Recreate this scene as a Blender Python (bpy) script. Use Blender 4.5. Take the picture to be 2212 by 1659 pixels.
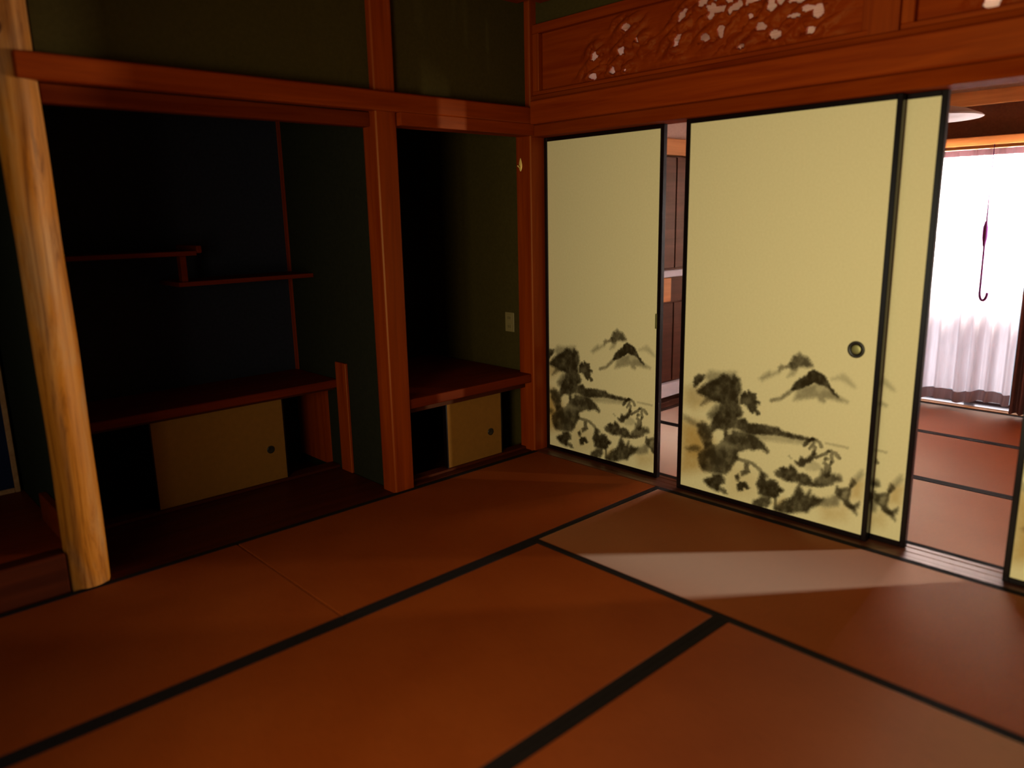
import bpy, bmesh, math, random
import numpy as np
from mathutils import Vector, Matrix
random.seed(4); rng = np.random.default_rng(7)
for o in list(bpy.data.objects): bpy.data.objects.remove(o)
S = bpy.context.scene
COL = S.collection

# ------------------------------------------------------------------ camera
FPX = 1650.6; CAM = np.array([-3.0302, -3.0808, 1.3518])
YAW, PITCH, ROLL = math.radians(47.1035), math.radians(-12.3907), math.radians(-1.1485)
_f = np.array([math.cos(PITCH)*math.cos(YAW), math.cos(PITCH)*math.sin(YAW), math.sin(PITCH)])
_r = np.cross(_f, [0, 0, 1]); _r /= np.linalg.norm(_r); _u = np.cross(_r, _f)
_R = _r*math.cos(ROLL)+_u*math.sin(ROLL); _U = -_r*math.sin(ROLL)+_u*math.cos(ROLL)
cd = bpy.data.cameras.new('camera'); cam = bpy.data.objects.new('camera', cd); COL.objects.link(cam)
cd.sensor_width = 36.0; cd.sensor_fit = 'HORIZONTAL'; cd.lens = 36.0*FPX/2212.0
cd.clip_start = 0.05
m = Matrix.Identity(4)
for i in range(3):
    m[i][0] = _R[i]; m[i][1] = _U[i]; m[i][2] = -_f[i]; m[i][3] = CAM[i]
cam.matrix_world = m
cd.dof.use_dof = True; cd.dof.focus_distance = 4.3; cd.dof.aperture_fstop = 1.0
S.camera = cam

# ------------------------------------------------------------------ world, light, exposure
S.view_settings.view_transform = 'Standard'; S.view_settings.look = 'None'
S.view_settings.exposure = 0.0; S.view_settings.gamma = 1.0
S.view_settings.use_curve_mapping = False
wd = bpy.data.worlds.new('sky'); S.world = wd; wd.use_nodes = True
bg = wd.node_tree.nodes['Background']; bg.inputs[0].default_value = (0.75, 0.85, 1.0, 1); bg.inputs[1].default_value = 0.6

def area(name, loc, direction, sx, sy, radiance, col, spread=180):
    l = bpy.data.lights.new(name, 'AREA'); l.shape = 'RECTANGLE'; l.size = sx; l.size_y = sy
    l.energy = radiance*math.pi*sx*sy; l.color = col; l.spread = math.radians(spread)
    o = bpy.data.objects.new(name, l); COL.objects.link(o); o.location = loc
    o.rotation_euler = Vector(direction).to_track_quat('-Z', 'Y').to_euler()
    return o
# daylight standing in the windows
area('daylight_garden_window', (-3.78, -2.25, 0.95), (1, 0, 0), 0.90, 1.50, 12.8, (1.0, 0.89, 0.57), 118)
area('daylight_garden_window_side', (-3.78, -0.95, 0.95), (1, 0, 0), 0.60, 1.50, 1.1, (1.0, 0.86, 0.50), 140)
area('daylight_curtain_upper', (2.95, -1.45, 1.30), (-1, 0, 0), 1.02, 0.78, 108.0, (1.0, 0.89, 0.83), 130)
area('daylight_curtain_lower', (2.95, -1.45, 0.372), (-1, 0, 0), 1.02, 0.735, 1.8, (1.0, 0.86, 0.90))
area('daylight_side_window', (2.99, -4.62, 0.95), (-1, 0.85, 0), 0.26, 1.5, 190.0, (1.0, 0.92, 0.82), 130)

# ------------------------------------------------------------------ helpers
def unp(px, py, ax, val):
    d = _f+_R*(px-1106)/FPX-_U*(py-829.5)/FPX
    return CAM+d*(val-CAM[ax])/d[ax]

def box(bm, x0, x1, y0, y1, z0, z1, bev=0.0, seg=1):
    vs = [bm.verts.new((x, y, z)) for z in (z0, z1) for y in (y0, y1) for x in (x0, x1)]
    fs = [bm.faces.new([vs[i] for i in q]) for q in ((0, 2, 3, 1), (4, 5, 7, 6), (0, 1, 5, 4), (2, 6, 7, 3), (0, 4, 6, 2), (1, 3, 7, 5))]
    if bev:
        es = list({e for f in fs for e in f.edges})
        bmesh.ops.bevel(bm, geom=es, offset=bev, offset_type='OFFSET', segments=seg, profile=0.5, affect='EDGES')

def B(*boxes, bev=0.0, seg=1):
    bm = bmesh.new()
    for b in boxes: box(bm, *b, bev=bev, seg=seg)
    return bm

def obj(name, bm, mat, parent=None, smooth=False):
    me = bpy.data.meshes.new(name)
    if isinstance(bm, bmesh.types.BMesh):
        if parent is not None:
            w = WLOC[parent.name]
            bmesh.ops.translate(bm, verts=bm.verts, vec=-w)
        bm.to_mesh(me); bm.free()
    else: me = bm
    o = bpy.data.objects.new(name, me); COL.objects.link(o)
    if mat is not None: me.materials.append(mat)
    if parent is not None: o.parent = parent; WLOC[o.name] = WLOC[parent.name]
    else: WLOC[o.name] = Vector((0, 0, 0))
    if smooth:
        for p in me.polygons: p.use_smooth = True
    return o
WLOC = {}
def thing(name, label, cat, loc, group=None):
    o = bpy.data.objects.new(name, None); COL.objects.link(o); o.location = loc
    o.empty_display_size = 0.1
    WLOC[o.name] = Vector(loc); o['label'] = label; o['category'] = cat
    if group: o['group'] = group
    return o
def tag(o, label, cat, group=None):
    o['label'] = label; o['category'] = cat
    if group: o['group'] = group
    return o
def struct(name, bm, mat, label, cat):
    o = obj(name, bm, mat); o['kind'] = 'structure'; o['label'] = label; o['category'] = cat
    return o
def lathe(bm, prof, n, axis, c):
    """profile (r, h) revolved about an axis through c"""
    rings = []
    for r, h in prof:
        ring = []
        for k in range(n):
            a = 2*math.pi*k/n; p, q = r*math.cos(a), r*math.sin(a)
            v = {'x': (h, p, q), 'y': (p, h, q), 'z': (p, q, h)}[axis]
            ring.append(bm.verts.new((c[0]+v[0], c[1]+v[1], c[2]+v[2])))
        rings.append(ring)
    for a, b in zip(rings, rings[1:]):
        for k in range(n):
            bm.faces.new((a[k], a[(k+1) % n], b[(k+1) % n], b[k]))
    bm.faces.new(rings[0]); bm.faces.new(rings[-1])
    bmesh.ops.recalc_face_normals(bm, faces=bm.faces)
    return bm
def tube(bm, pts, rad, n=8):
    pts = [Vector(p) for p in pts]; rings = []
    for i, p in enumerate(pts):
        t = (pts[min(i+1, len(pts)-1)]-pts[max(i-1, 0)]).normalized()
        a = t.orthogonal().normalized(); b = t.cross(a)
        r = rad[i] if isinstance(rad, (list, tuple)) else rad
        rings.append([bm.verts.new(p+a*r*math.cos(2*math.pi*k/n)+b*r*math.sin(2*math.pi*k/n)) for k in range(n)])
    for a, b in zip(rings, rings[1:]):
        d = min(range(n), key=lambda s: (a[0].co-b[s].co).length)
        for k in range(n): bm.faces.new((a[k], a[(k+1) % n], b[(k+1+d) % n], b[(k+d) % n]))
    bm.faces.new(rings[0]); bm.faces.new(rings[-1])
    bmesh.ops.recalc_face_normals(bm, faces=bm.faces)
    return bm

# ------------------------------------------------------------------ materials
def mat(name):
    m = bpy.data.materials.new(name); m.use_nodes = True
    nt = m.node_tree; return m, nt, nt.nodes, nt.links, nt.nodes['Principled BSDF']
def noise(nt, scale, detail=4, rough=0.55, mapscale=(1, 1, 1), dist=0.0):
    tc = nt.nodes.new('ShaderNodeTexCoord'); mp = nt.nodes.new('ShaderNodeMapping')
    mp.inputs['Scale'].default_value = mapscale
    n = nt.nodes.new('ShaderNodeTexNoise'); n.inputs['Scale'].default_value = scale
    n.inputs['Detail'].default_value = detail; n.inputs['Roughness'].default_value = rough
    n.inputs['Distortion'].default_value = dist
    nt.links.new(tc.outputs['Object'], mp.inputs['Vector']); nt.links.new(mp.outputs[0], n.inputs['Vector'])
    return n
def ramp(nt, src, stops):
    r = nt.nodes.new('ShaderNodeValToRGB'); els = r.color_ramp.elements
    while len(els) < len(stops): els.new(0.5)
    for e, (p, c) in zip(els, stops): e.position = p; e.color = (*c, 1)
    nt.links.new(src, r.inputs[0]); return r
def bump(nt, src, strength, dist, b):
    bp = nt.nodes.new('ShaderNodeBump'); bp.inputs['Strength'].default_value = strength; bp.inputs['Distance'].default_value = dist
    nt.links.new(src, bp.inputs['Height']); nt.links.new(bp.outputs[0], b.inputs['Normal'])
def wood(name, c1, c2, axis, rough=0.4, spec=0.4, coat=0.0, grain=26, bumpy=0.12):
    m, nt, N, L, b = mat(name)
    ms = {'x': (0.05, 1, 1), 'y': (1, 0.05, 1), 'z': (1, 1, 0.05)}[axis]
    n = noise(nt, grain, 5, 0.6, ms, 0.6)
    r = ramp(nt, n.outputs['Fac'], [(0.28, c1), (0.72, c2)])
    L.new(r.outputs[0], b.inputs['Base Color'])
    b.inputs['Roughness'].default_value = rough; b.inputs['Specular IOR Level'].default_value = spec
    b.inputs['Specular Tint'].default_value = (1.0, 0.62, 0.22, 1); b.inputs['Coat Weight'].default_value = coat
    bump(nt, n.outputs['Fac'], bumpy, 0.004, b)
    return m
def plaster(name, c1, c2, scale=60, bmp=0.25, rough=0.95):
    m, nt, N, L, b = mat(name)
    n = noise(nt, scale, 6, 0.7); r = ramp(nt, n.outputs['Fac'], [(0.3, c1), (0.7, c2)])
    L.new(r.outputs[0], b.inputs['Base Color']); b.inputs['Roughness'].default_value = rough
    b.inputs['Specular IOR Level'].default_value = 0.1
    bump(nt, n.outputs['Fac'], bmp, 0.004, b); return m
def plain(name, c, rough=0.5, spec=0.4, metal=0.0, var=0.12):
    m, nt, N, L, b = mat(name)
    n = noise(nt, 35, 4)
    r = ramp(nt, n.outputs['Fac'], [(0.3, tuple(v*(1-var) for v in c)), (0.7, tuple(min(1, v*(1+var)) for v in c))])
    L.new(r.outputs[0], b.inputs['Base Color']); b.inputs['Roughness'].default_value = rough
    b.inputs['Specular IOR Level'].default_value = spec; b.inputs['Metallic'].default_value = metal
    return m

WR1, WR2 = (0.16, 0.014, 0.001), (0.28, 0.036, 0.002)
W_X = wood('red_cedar_x', WR1, WR2, 'x', 0.45, 0.2)
W_Y = wood('red_cedar_y', WR1, WR2, 'y', 0.45, 0.2)
W_Z = wood('red_cedar_z', WR1, WR2, 'z', 0.42, 0.35, 0.0)
W_CARVE = wood('carved_cedar', (0.17, 0.014, 0.001), (0.27, 0.034, 0.002), 'y', 0.5, 0.15)
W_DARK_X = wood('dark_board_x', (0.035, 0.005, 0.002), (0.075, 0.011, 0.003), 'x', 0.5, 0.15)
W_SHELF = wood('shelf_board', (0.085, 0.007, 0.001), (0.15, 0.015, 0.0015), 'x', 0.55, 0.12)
W_LIGHT_Y = wood('pale_cedar_y', (0.55, 0.24, 0.08), (0.78, 0.40, 0.15), 'y', 0.45, 0.3)
W_LIGHT_X = wood('pale_cedar_x', (0.45, 0.17, 0.06), (0.65, 0.28, 0.10), 'x', 0.45, 0.3)
W_BOUNCE_CEIL = wood('bounce_pale_ceiling', (0.36, 0.22, 0.13), (0.46, 0.30, 0.19), 'y', 0.6, 0.2)  # paleness added to bounce fill light around the next room
W_HEAD = wood('matt_shaded_head', (0.13, 0.012, 0.001), (0.22, 0.03, 0.002), 'y', 0.8, 0.04)  # matt red cedar, darkened for the shade of the recess under the beam
W_HEADX = wood('matt_shaded_lintel', (0.085, 0.007, 0.001), (0.15, 0.018, 0.0015), 'x', 0.7, 0.08)  # darker copy of the red cedar, shade of the recess put into its colour
W_SILL = wood('worn_sill', (0.055, 0.014, 0.006), (0.11, 0.032, 0.016), 'y', 0.4, 0.3)
W_CAB = wood('cabinet_brown', (0.045, 0.013, 0.008), (0.08, 0.026, 0.016), 'x', 0.55, 0.15)
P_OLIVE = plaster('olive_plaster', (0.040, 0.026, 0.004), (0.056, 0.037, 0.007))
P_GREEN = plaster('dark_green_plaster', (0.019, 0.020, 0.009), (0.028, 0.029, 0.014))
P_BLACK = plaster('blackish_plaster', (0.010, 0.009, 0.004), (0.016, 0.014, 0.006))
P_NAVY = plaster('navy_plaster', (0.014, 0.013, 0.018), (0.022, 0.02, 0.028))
P_PINK = plaster('pinkish_white_plaster', (0.50, 0.34, 0.27), (0.58, 0.41, 0.33))
P_BROWN = plaster('brown_plaster', (0.12, 0.05, 0.028), (0.17, 0.07, 0.04))
LACQ = plain('black_lacquer', (0.005, 0.002, 0.002), 0.25, 0.3)
CLOTH_B = plain('black_border_cloth', (0.010, 0.006, 0.005), 0.85, 0.1)
IRON = plain('dark_bronze', (0.02, 0.014, 0.008), 0.4, 0.5, 0.3)
BRASS = plain('aged_brass', (0.30, 0.26, 0.09), 0.35, 0.5, 0.6)
BRASS_HIGHLIGHT = plain('highlight_brass', (0.95, 0.62, 0.16), 0.4, 0.5, 0.2, 0.05)  # bright yellow that carries the highlight on the corner pillar
CREAM = plain('cabinet_paper', (0.215, 0.085, 0.012), 0.85, 0.1, var=0.06)
IVORY = plain('ivory_plastic', (0.20, 0.14, 0.05), 0.5, 0.2, var=0.04)
WHITE = plain('white_paper', (0.85, 0.85, 0.92), 0.7, 0.2, var=0.04)
ENAMEL = plain('pale_enamel', (0.34, 0.20, 0.17), 0.5, 0.2, var=0.04)
ALU = plain('window_aluminium', (0.10, 0.07, 0.07), 0.45, 0.4, 0.4)
ALU_REFLECT = plain('reflector_strip', (0.85, 0.83, 0.85), 0.25, 0.5, 0.9, 0.03)  # for the reflecting strip added below the curtain
SCREEN_BLUE = plain('deep_blue_silk', (0.010, 0.016, 0.045), 0.7, 0.2)
DRAPE = plain('mauve_brown_drape', (0.20, 0.10, 0.11), 0.9, 0.1)
CORD = plain('violet_cord', (0.22, 0.06, 0.26), 0.8, 0.1)

# natural log
def log_mat():
    m, nt, N, L, b = mat('polished_log')
    n = noise(nt, 26, 6, 0.7, (1, 1, 0.06), 1.6); n2 = noise(nt, 5, 4, 0.6, (1, 1, 0.35), 0.8)
    r = ramp(nt, n.outputs['Fac'], [(0.30, (0.16, 0.035, 0.002)), (0.5, (0.56, 0.17, 0.012)), (0.72, (0.70, 0.26, 0.035))])
    r2 = ramp(nt, n2.outputs['Fac'], [(0.45, (0, 0, 0)), (0.66, (0.75, 0.75, 0.75))])
    r3 = ramp(nt, n.outputs['Fac'], [(0.36, (0.18, 0.06, 0.02)), (0.64, (0.62, 0.33, 0.13))])
    mx = N.new('ShaderNodeMix'); mx.data_type = 'RGBA'
    L.new(r2.outputs[0], mx.inputs[0]); L.new(r.outputs[0], mx.inputs[6]); L.new(r3.outputs[0], mx.inputs[7])
    L.new(mx.outputs[2], b.inputs['Base Color']); b.inputs['Roughness'].default_value = 0.45
    b.inputs['Specular IOR Level'].default_value = 0.4; b.inputs['Specular Tint'].default_value = (1.0, 0.75, 0.42, 1)
    bump(nt, n.outputs['Fac'], 0.3, 0.006, b); return m
LOG = log_mat()

def tatami(name, rush):
    """rush: direction the rushes run; their sheen spreads across it"""
    m, nt, N, L, b = mat(name)
    n = noise(nt, 2.2, 5, 0.6); fine = noise(nt, 1.0, 2, 0.5, (18, 420, 1) if rush == 'x' else (420, 18, 1))
    r = ramp(nt, n.outputs['Fac'], [(0.3, (0.235, 0.038, 0.004)), (0.7, (0.285, 0.052, 0.007))])
    r2 = ramp(nt, fine.outputs['Fac'], [(0.2, (0.78, 0.78, 0.78)), (0.8, (1, 1, 1))])
    mx = N.new('ShaderNodeMix'); mx.data_type = 'RGBA'; mx.blend_type = 'MULTIPLY'; mx.inputs[0].default_value = 1
    L.new(r.outputs[0], mx.inputs[6]); L.new(r2.outputs[0], mx.inputs[7])
    L.new(mx.outputs[2], b.inputs['Base Color']); b.inputs['Roughness'].default_value = 0.9
    b.inputs['Specular IOR Level'].default_value = 0.0
    bump(nt, fine.outputs['Fac'], 0.15, 0.002, b)
    g = N.new('ShaderNodeBsdfAnisotropic'); g.inputs['Color'].default_value = (0.88, 0.77, 0.61, 1)
    g.inputs['Roughness'].default_value = 0.74; g.inputs['Anisotropy'].default_value = 0.78
    t = N.new('ShaderNodeCombineXYZ'); t.inputs[0 if rush == 'x' else 1].default_value = 1.0
    L.new(t.outputs[0], g.inputs['Tangent'])
    ms = N.new('ShaderNodeMixShader'); fr = N.new('ShaderNodeFresnel'); fr.inputs['IOR'].default_value = 1.33; L.new(fr.outputs[0], ms.inputs[0])
    out = N['Material Output']
    L.new(b.outputs[0], ms.inputs[1]); L.new(g.outputs[0], ms.inputs[2]); L.new(ms.outputs[0], out.inputs['Surface'])
    return m
TAT_X = tatami('tatami_rush_across_x', 'x'); TAT_Y = tatami('tatami_rush_across_y', 'y')

def print_mat():
    m, nt, N, L, b = mat('fusuma_paper_print')
    n = noise(nt, 90, 5, 0.7); r = ramp(nt, n.outputs['Fac'], [(0.3, (0.77, 0.640, 0.35)), (0.7, (0.82, 0.690, 0.39))])
    a = N.new('ShaderNodeAttribute'); a.attribute_name = 'ink'; w = N.new('ShaderNodeAttribute'); w.attribute_name = 'warm'
    mw = N.new('ShaderNodeMix'); mw.data_type = 'RGBA'; mw.inputs[7].default_value = (0.46, 0.25, 0.04, 1)
    L.new(w.outputs['Fac'], mw.inputs[0]); L.new(r.outputs[0], mw.inputs[6])
    mi = N.new('ShaderNodeMix'); mi.data_type = 'RGBA'; mi.inputs[7].default_value = (0.022, 0.012, 0.001, 1)
    L.new(a.outputs['Fac'], mi.inputs[0]); L.new(mw.outputs[2], mi.inputs[6])
    L.new(mi.outputs[2], b.inputs['Base Color']); b.inputs['Roughness'].default_value = 0.8
    b.inputs['Specular IOR Level'].default_value = 0.15
    bump(nt, n.outputs['Fac'], 0.05, 0.002, b); return m
PRINT = print_mat()

def glass_mat(name, frost=False):
    m, nt, N, L, b = mat(name)
    t = N.new('ShaderNodeBsdfTransparent'); g = N.new('ShaderNodeBsdfAnisotropic'); g.inputs['Roughness'].default_value = 0.3 if frost else 0.03
    t.inputs[0].default_value = (0.95, 0.97, 0.97, 1)
    n = noise(nt, 8, 2); r = ramp(nt, n.outputs['Fac'], [(0.3, (0.05,)*3), (0.7, (0.08,)*3)])
    ms = N.new('ShaderNodeMixShader'); L.new(r.outputs[0], ms.inputs[0])
    L.new(t.outputs[0], ms.inputs[1]); L.new(g.outputs[0], ms.inputs[2]); L.new(ms.outputs[0], N['Material Output'].inputs['Surface'])
    return m
GLASS = glass_mat('clear_glass')

def curtain_mat(name, c, trans):
    m, nt, N, L, b = mat(name)
    n = noise(nt, 14, 3, 0.5, (1, 6, 0.6)); r = ramp(nt, n.outputs['Fac'], [(0.3, tuple(v*0.9 for v in c)), (0.7, c)])
    d = N.new('ShaderNodeBsdfDiffuse'); t = N.new('ShaderNodeBsdfTranslucent')
    L.new(r.outputs[0], d.inputs[0]); L.new(r.outputs[0], t.inputs[0])
    ms = N.new('ShaderNodeMixShader'); ms.inputs[0].default_value = trans
    L.new(d.outputs[0], ms.inputs[1]); L.new(t.outputs[0], ms.inputs[2]); L.new(ms.outputs[0], N['Material Output'].inputs['Surface'])
    return m
CURT = curtain_mat('pale_pink_sheer', (0.93, 0.84, 0.86), 0.75)
HEM = curtain_mat('curtain_hem', (0.40, 0.28, 0.28), 0.22)
HEAD_TAPE = curtain_mat('curtain_heading_tape', (0.16, 0.08, 0.09), 0.12)

# ------------------------------------------------------------------ the setting
W = 0.91
struct('floor', B((-3.7, 2.95, -5.45, 1.06, -0.12, -0.056)), W_DARK_X, 'timber subfloor under the tatami mats', 'floor')
struct('ceiling', B((-3.75, 0.11, -5.5, 1.1, 2.46, 2.52)), W_X, 'red-brown boarded ceiling above the painted-door room', 'ceiling')
struct('ceiling_next', B((0.11, 3.0, -5.52, 1.1, 2.46, 2.52)), W_BOUNCE_CEIL, 'ceiling of the next room, made pale to bounce light', 'ceiling')
CZ = 2.46
# upper plaster of the alcove wall
struct('wall_left', B((-2.31, -0.985, 0.03, 0.09, 1.90, CZ), (-0.865, 0.01, 0.03, 0.09, 1.90, CZ), (-3.64, -2.43, 0.05, 0.09, 2.06, CZ)),
       P_OLIVE, 'dark olive plaster wall above the alcove beam', 'wall')
# alcove recesses
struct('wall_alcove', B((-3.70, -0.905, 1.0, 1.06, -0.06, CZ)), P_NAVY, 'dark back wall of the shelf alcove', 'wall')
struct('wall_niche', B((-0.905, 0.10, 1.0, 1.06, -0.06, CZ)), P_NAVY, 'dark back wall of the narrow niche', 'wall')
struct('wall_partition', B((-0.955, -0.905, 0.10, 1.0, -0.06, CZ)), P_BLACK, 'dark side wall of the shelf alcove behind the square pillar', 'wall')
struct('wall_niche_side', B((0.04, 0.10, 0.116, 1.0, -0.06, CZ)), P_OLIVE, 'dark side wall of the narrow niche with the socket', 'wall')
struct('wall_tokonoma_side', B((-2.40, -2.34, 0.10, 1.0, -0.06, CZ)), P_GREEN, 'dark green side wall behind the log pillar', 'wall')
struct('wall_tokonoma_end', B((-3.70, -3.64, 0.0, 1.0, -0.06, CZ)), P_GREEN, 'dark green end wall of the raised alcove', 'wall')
# room walls behind the camera
struct('wall_back', B((-3.70, -3.64, -3.70, -3.57, -0.06, CZ), (-3.70, -3.64, -0.45, 0.0, -0.06, CZ), (-3.70, -3.64, -3.57, -0.45, 1.76, CZ)),
       P_OLIVE, 'olive plaster wall around the garden window', 'wall')
struct('wall_front', B((-3.64, 0.05, -3.70, -3.64, -0.06, CZ)), P_OLIVE, 'olive plaster wall opposite the alcoves', 'wall')
# wall between the rooms, above the transoms and beyond the last pillar
struct('wall_right', B((0.05, 0.11, -3.64, -0.005, 2.33, CZ), (0.04, 0.11, -5.45, -3.76, -0.06, CZ)), P_OLIVE, 'olive plaster wall above the carved transoms', 'wall')
# next room
struct('wall_next_side', B((0.12, 2.90, 0.12, 0.18, -0.06, CZ)), P_PINK, 'pinkish white side wall of the next room', 'wall')
struct('wall_next_end', B((0.05, 2.90, -5.51, -5.45, -0.06, CZ)), P_PINK, 'pinkish white end wall of the next room', 'wall')
struct('wall_next_window', B((2.84, 2.92, -5.45, -4.80, -0.06, CZ), (2.84, 2.92, -4.44, -2.0, -0.06, CZ), (2.84, 2.92, -0.9, 0.12, -0.06, CZ),
       (2.84, 2.92, -2.0, -0.9, 2.09, CZ), (2.84, 2.92, -4.80, -4.44, 1.76, CZ)), P_PINK, 'pinkish white wall around the curtained window', 'wall')
struct('wall_next_lintel', B((2.845, 2.915, -2.0, -0.9, 1.80, 2.09)), P_BROWN, 'brown plaster band over the curtained window', 'wall')

# beams and sills (trims)
def trim(i, bm, m, label): return struct('trim_%d' % i, bm, m, label, 'beam')
trim(1, B((-2.39, 0.0, -0.035, 0.03, 1.83, 1.915), bev=0.006), W_X, 'red-brown horizontal beam across the alcove wall')
trim(2, B((-2.31, -0.985, 0.04, 0.10, 1.765, 1.83), bev=0.004), W_HEADX, 'recessed lintel under the beam over the shelf alcove')
trim(3, B((-0.865, 0.0, -0.034, 0.08, 1.772, 1.8295), bev=0.001), W_X, 'lintel under the beam over the narrow niche')
trim(4, B((-0.035, 0.0, -3.64, -0.036, 1.826, 1.945), bev=0.006), W_Y, 'red-brown horizontal beam above the painted sliding doors')
trim(5, B((0.001, 0.150, -3.64, -0.006, 1.766, 1.825), (0.002, 0.15, -3.64, -0.006, 1.826, 1.975), bev=0.003), W_HEAD, 'grooved door head above the painted sliding doors')
trim(6, B((0.002, 0.030, -3.64, -0.006, -0.05, 0.0), (0.036, 0.075, -3.64, -0.006, -0.05, -0.002), (0.030, 0.036, -3.64, -0.006, -0.05, -0.008), (0.075, 0.081, -3.64, -0.006, -0.05, -0.008),
        (0.081, 0.120, -3.64, -0.006, -0.05, -0.002), (0.120, 0.126, -3.64, -0.006, -0.05, -0.008), (0.126, 0.150, -3.64, -0.006, -0.05, 0.0)), W_SILL, 'grooved wooden threshold under the painted sliding doors')
trim(7, B((-0.05, 0.04, -3.64, -0.05, 2.43, CZ), (-3.64, -0.05, -0.05, 0.03, 2.43, CZ), bev=0.004), W_X, 'ceiling moulding in the corner of the room')
trim(8, B((-3.64, -2.44, 0.02, 0.10, 1.965, 2.06), bev=0.004), W_X, 'dark lintel over the raised alcove beside the log pillar')
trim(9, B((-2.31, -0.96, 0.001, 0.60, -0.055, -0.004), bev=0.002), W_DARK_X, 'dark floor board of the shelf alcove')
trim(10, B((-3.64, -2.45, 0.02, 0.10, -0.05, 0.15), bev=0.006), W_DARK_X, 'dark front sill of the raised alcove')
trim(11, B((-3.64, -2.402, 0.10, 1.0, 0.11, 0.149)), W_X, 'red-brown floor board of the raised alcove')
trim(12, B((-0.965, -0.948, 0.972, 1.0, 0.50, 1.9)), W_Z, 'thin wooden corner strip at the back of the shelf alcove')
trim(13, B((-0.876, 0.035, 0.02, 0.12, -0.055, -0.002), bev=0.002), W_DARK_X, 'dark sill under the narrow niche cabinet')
trim(14, B((2.775, 2.84, -2.1, 0.10, 1.742, 1.80), bev=0.004), W_LIGHT_Y, 'pale timber window head above the curtain')
trim(15, B((2.80, 2.84, -2.1, 0.10, 2.0, 2.09), bev=0.004), W_LIGHT_Y, 'pale timber beam high above the curtained window')
trim(16, B((0.16, 2.80, 0.085, 0.12, 1.73, 1.84), bev=0.004), W_LIGHT_X, 'orange timber beam along the side wall of the next room')
trim(17, B((2.72, 2.92, -5.45, 0.12, -0.05, 0.006), bev=0.002), W_LIGHT_Y, 'pale timber sill under the curtained window')
trim(18, B((-2.43, -2.401, 0.12, 0.46, 0.15, 0.27), bev=0.003), W_X, 'low red-brown board on the side wall of the raised alcove')

# ------------------------------------------------------------------ pillars
def pillar(name, x0, x1, y0, y1, z0, z1, label):
    bm = bmesh.new(); box(bm, x0, x1, y0, y1, z0, z1)
    es = [e for e in bm.edges if abs(e.verts[0].co.z-e.verts[1].co.z) > 0.5]
    bmesh.ops.bevel(bm, geom=es, offset=0.015, offset_type='OFFSET', segments=3, profile=0.6, affect='EDGES')
    bmesh.ops.translate(bm, verts=bm.verts, vec=(-x0, -y0, 0))
    o = obj(name, bm, W_Z); o.location = (x0, y0, 0); return tag(o, label, 'pillar')
pillar('square_pillar', -0.985, -0.868, -0.006, 0.11, -0.05, CZ, 'square red-brown pillar between the shelf alcove and the narrow niche')
pillar('corner_pillar', -0.002, 0.118, -0.006, 0.114, -0.05, CZ, 'square red-brown corner pillar beside the first painted sliding door')
pillar('end_pillar', 0.0, 0.118, -3.76, -3.642, -0.05, CZ, 'square red-brown pillar at the far end of the sliding doors')
pillar('transom_post', 0.005, 0.118, -1.885, -1.775, 1.976, 2.45, 'short square post between the two carved transoms')

bm = bmesh.new(); NZ, NA = 60, 40; rings = []
for i in range(NZ+1):
    z = -0.05+(CZ+0.05)*i/NZ; ring = []
    cx = -2.377+0.006*math.sin(z*2.1+0.5); cy = 0.058+0.004*math.sin(z*1.7)
    for k in range(NA):
        a = 2*math.pi*k/NA
        r = 0.0705*(1.03-0.028*z/2.4)+0.0016*math.sin(3*a+z*1.3)+0.0013*math.sin(5*a-z*2.2)+0.0012*math.sin(z*9+2*a)
        ring.append(bm.verts.new((cx+r*math.cos(a)+2.377, cy+r*math.sin(a)-0.058, z)))
    rings.append(ring)
for a, b in zip(rings, rings[1:]):
    for k in range(NA): bm.faces.new((a[k], a[(k+1) % NA], b[(k+1) % NA], b[k]))
bm.faces.new(rings[0][::-1]); bm.faces.new(rings[-1])
lp = thing('log_pillar', 'polished natural log pillar, amber with grey weathered streaks', 'pillar', (-2.377, 0.058, 0))
WLOC[lp.name] = Vector((0, 0, 0))
obj('trunk', bm, LOG, lp, smooth=True)
WLOC[lp.name] = Vector((-2.377, 0.058, 0))
bm = bmesh.new(); bmesh.ops.create_uvsphere(bm, u_segments=16, v_segments=8, radius=1.0)
bmesh.ops.scale(bm, verts=bm.verts, vec=(0.020, 0.010, 0.026)); bmesh.ops.translate(bm, verts=bm.verts, vec=(-2.415, -0.002, 1.985))
k = obj('knot', bm, W_DARK_X, lp, smooth=True); k['label'] = 'dark knot in the wood'

# ------------------------------------------------------------------ tatami mats
def mat_obj(x0, x1, y0, y1, along, label, group):
    """along: the axis of the long side; cloth borders lie on the long edges"""
    t = thing('tatami_mat', label, 'tatami mat', ((x0+x1)/2, (y0+y1)/2, -0.055), group)
    e = 0.0022; bw = 0.029
    M = TAT_Y if along == 'x' else TAT_X
    if along == 'x':
        obj('woven_face', B((x0+e, x1-e, y0+bw, y1-bw, -0.055, 0.0), bev=0.004, seg=2), M, t)
        obj('border', B((x0+e, x1-e, y0+0.0007, y0+bw, -0.055, 0.0012), bev=0.0008), CLOTH_B, t)
        obj('border', B((x0+e, x1-e, y1-bw, y1-0.0007, -0.055, 0.0012), bev=0.0008), CLOTH_B, t)
    else:
        obj('woven_face', B((x0+bw, x1-bw, y0+e, y1-e, -0.055, 0.0), bev=0.004, seg=2), M, t)
        obj('border', B((x0+0.0007, x0+bw, y0+e, y1-e, -0.055, 0.0012), bev=0.0008), CLOTH_B, t)
        obj('border', B((x1-bw, x1-0.0007, y0+e, y1-e, -0.055, 0.0012), bev=0.0008), CLOTH_B, t)
    return t
X3, Y3 = -2.95, -2.80
G1 = 'tatami mats of the painted-door room'
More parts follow.
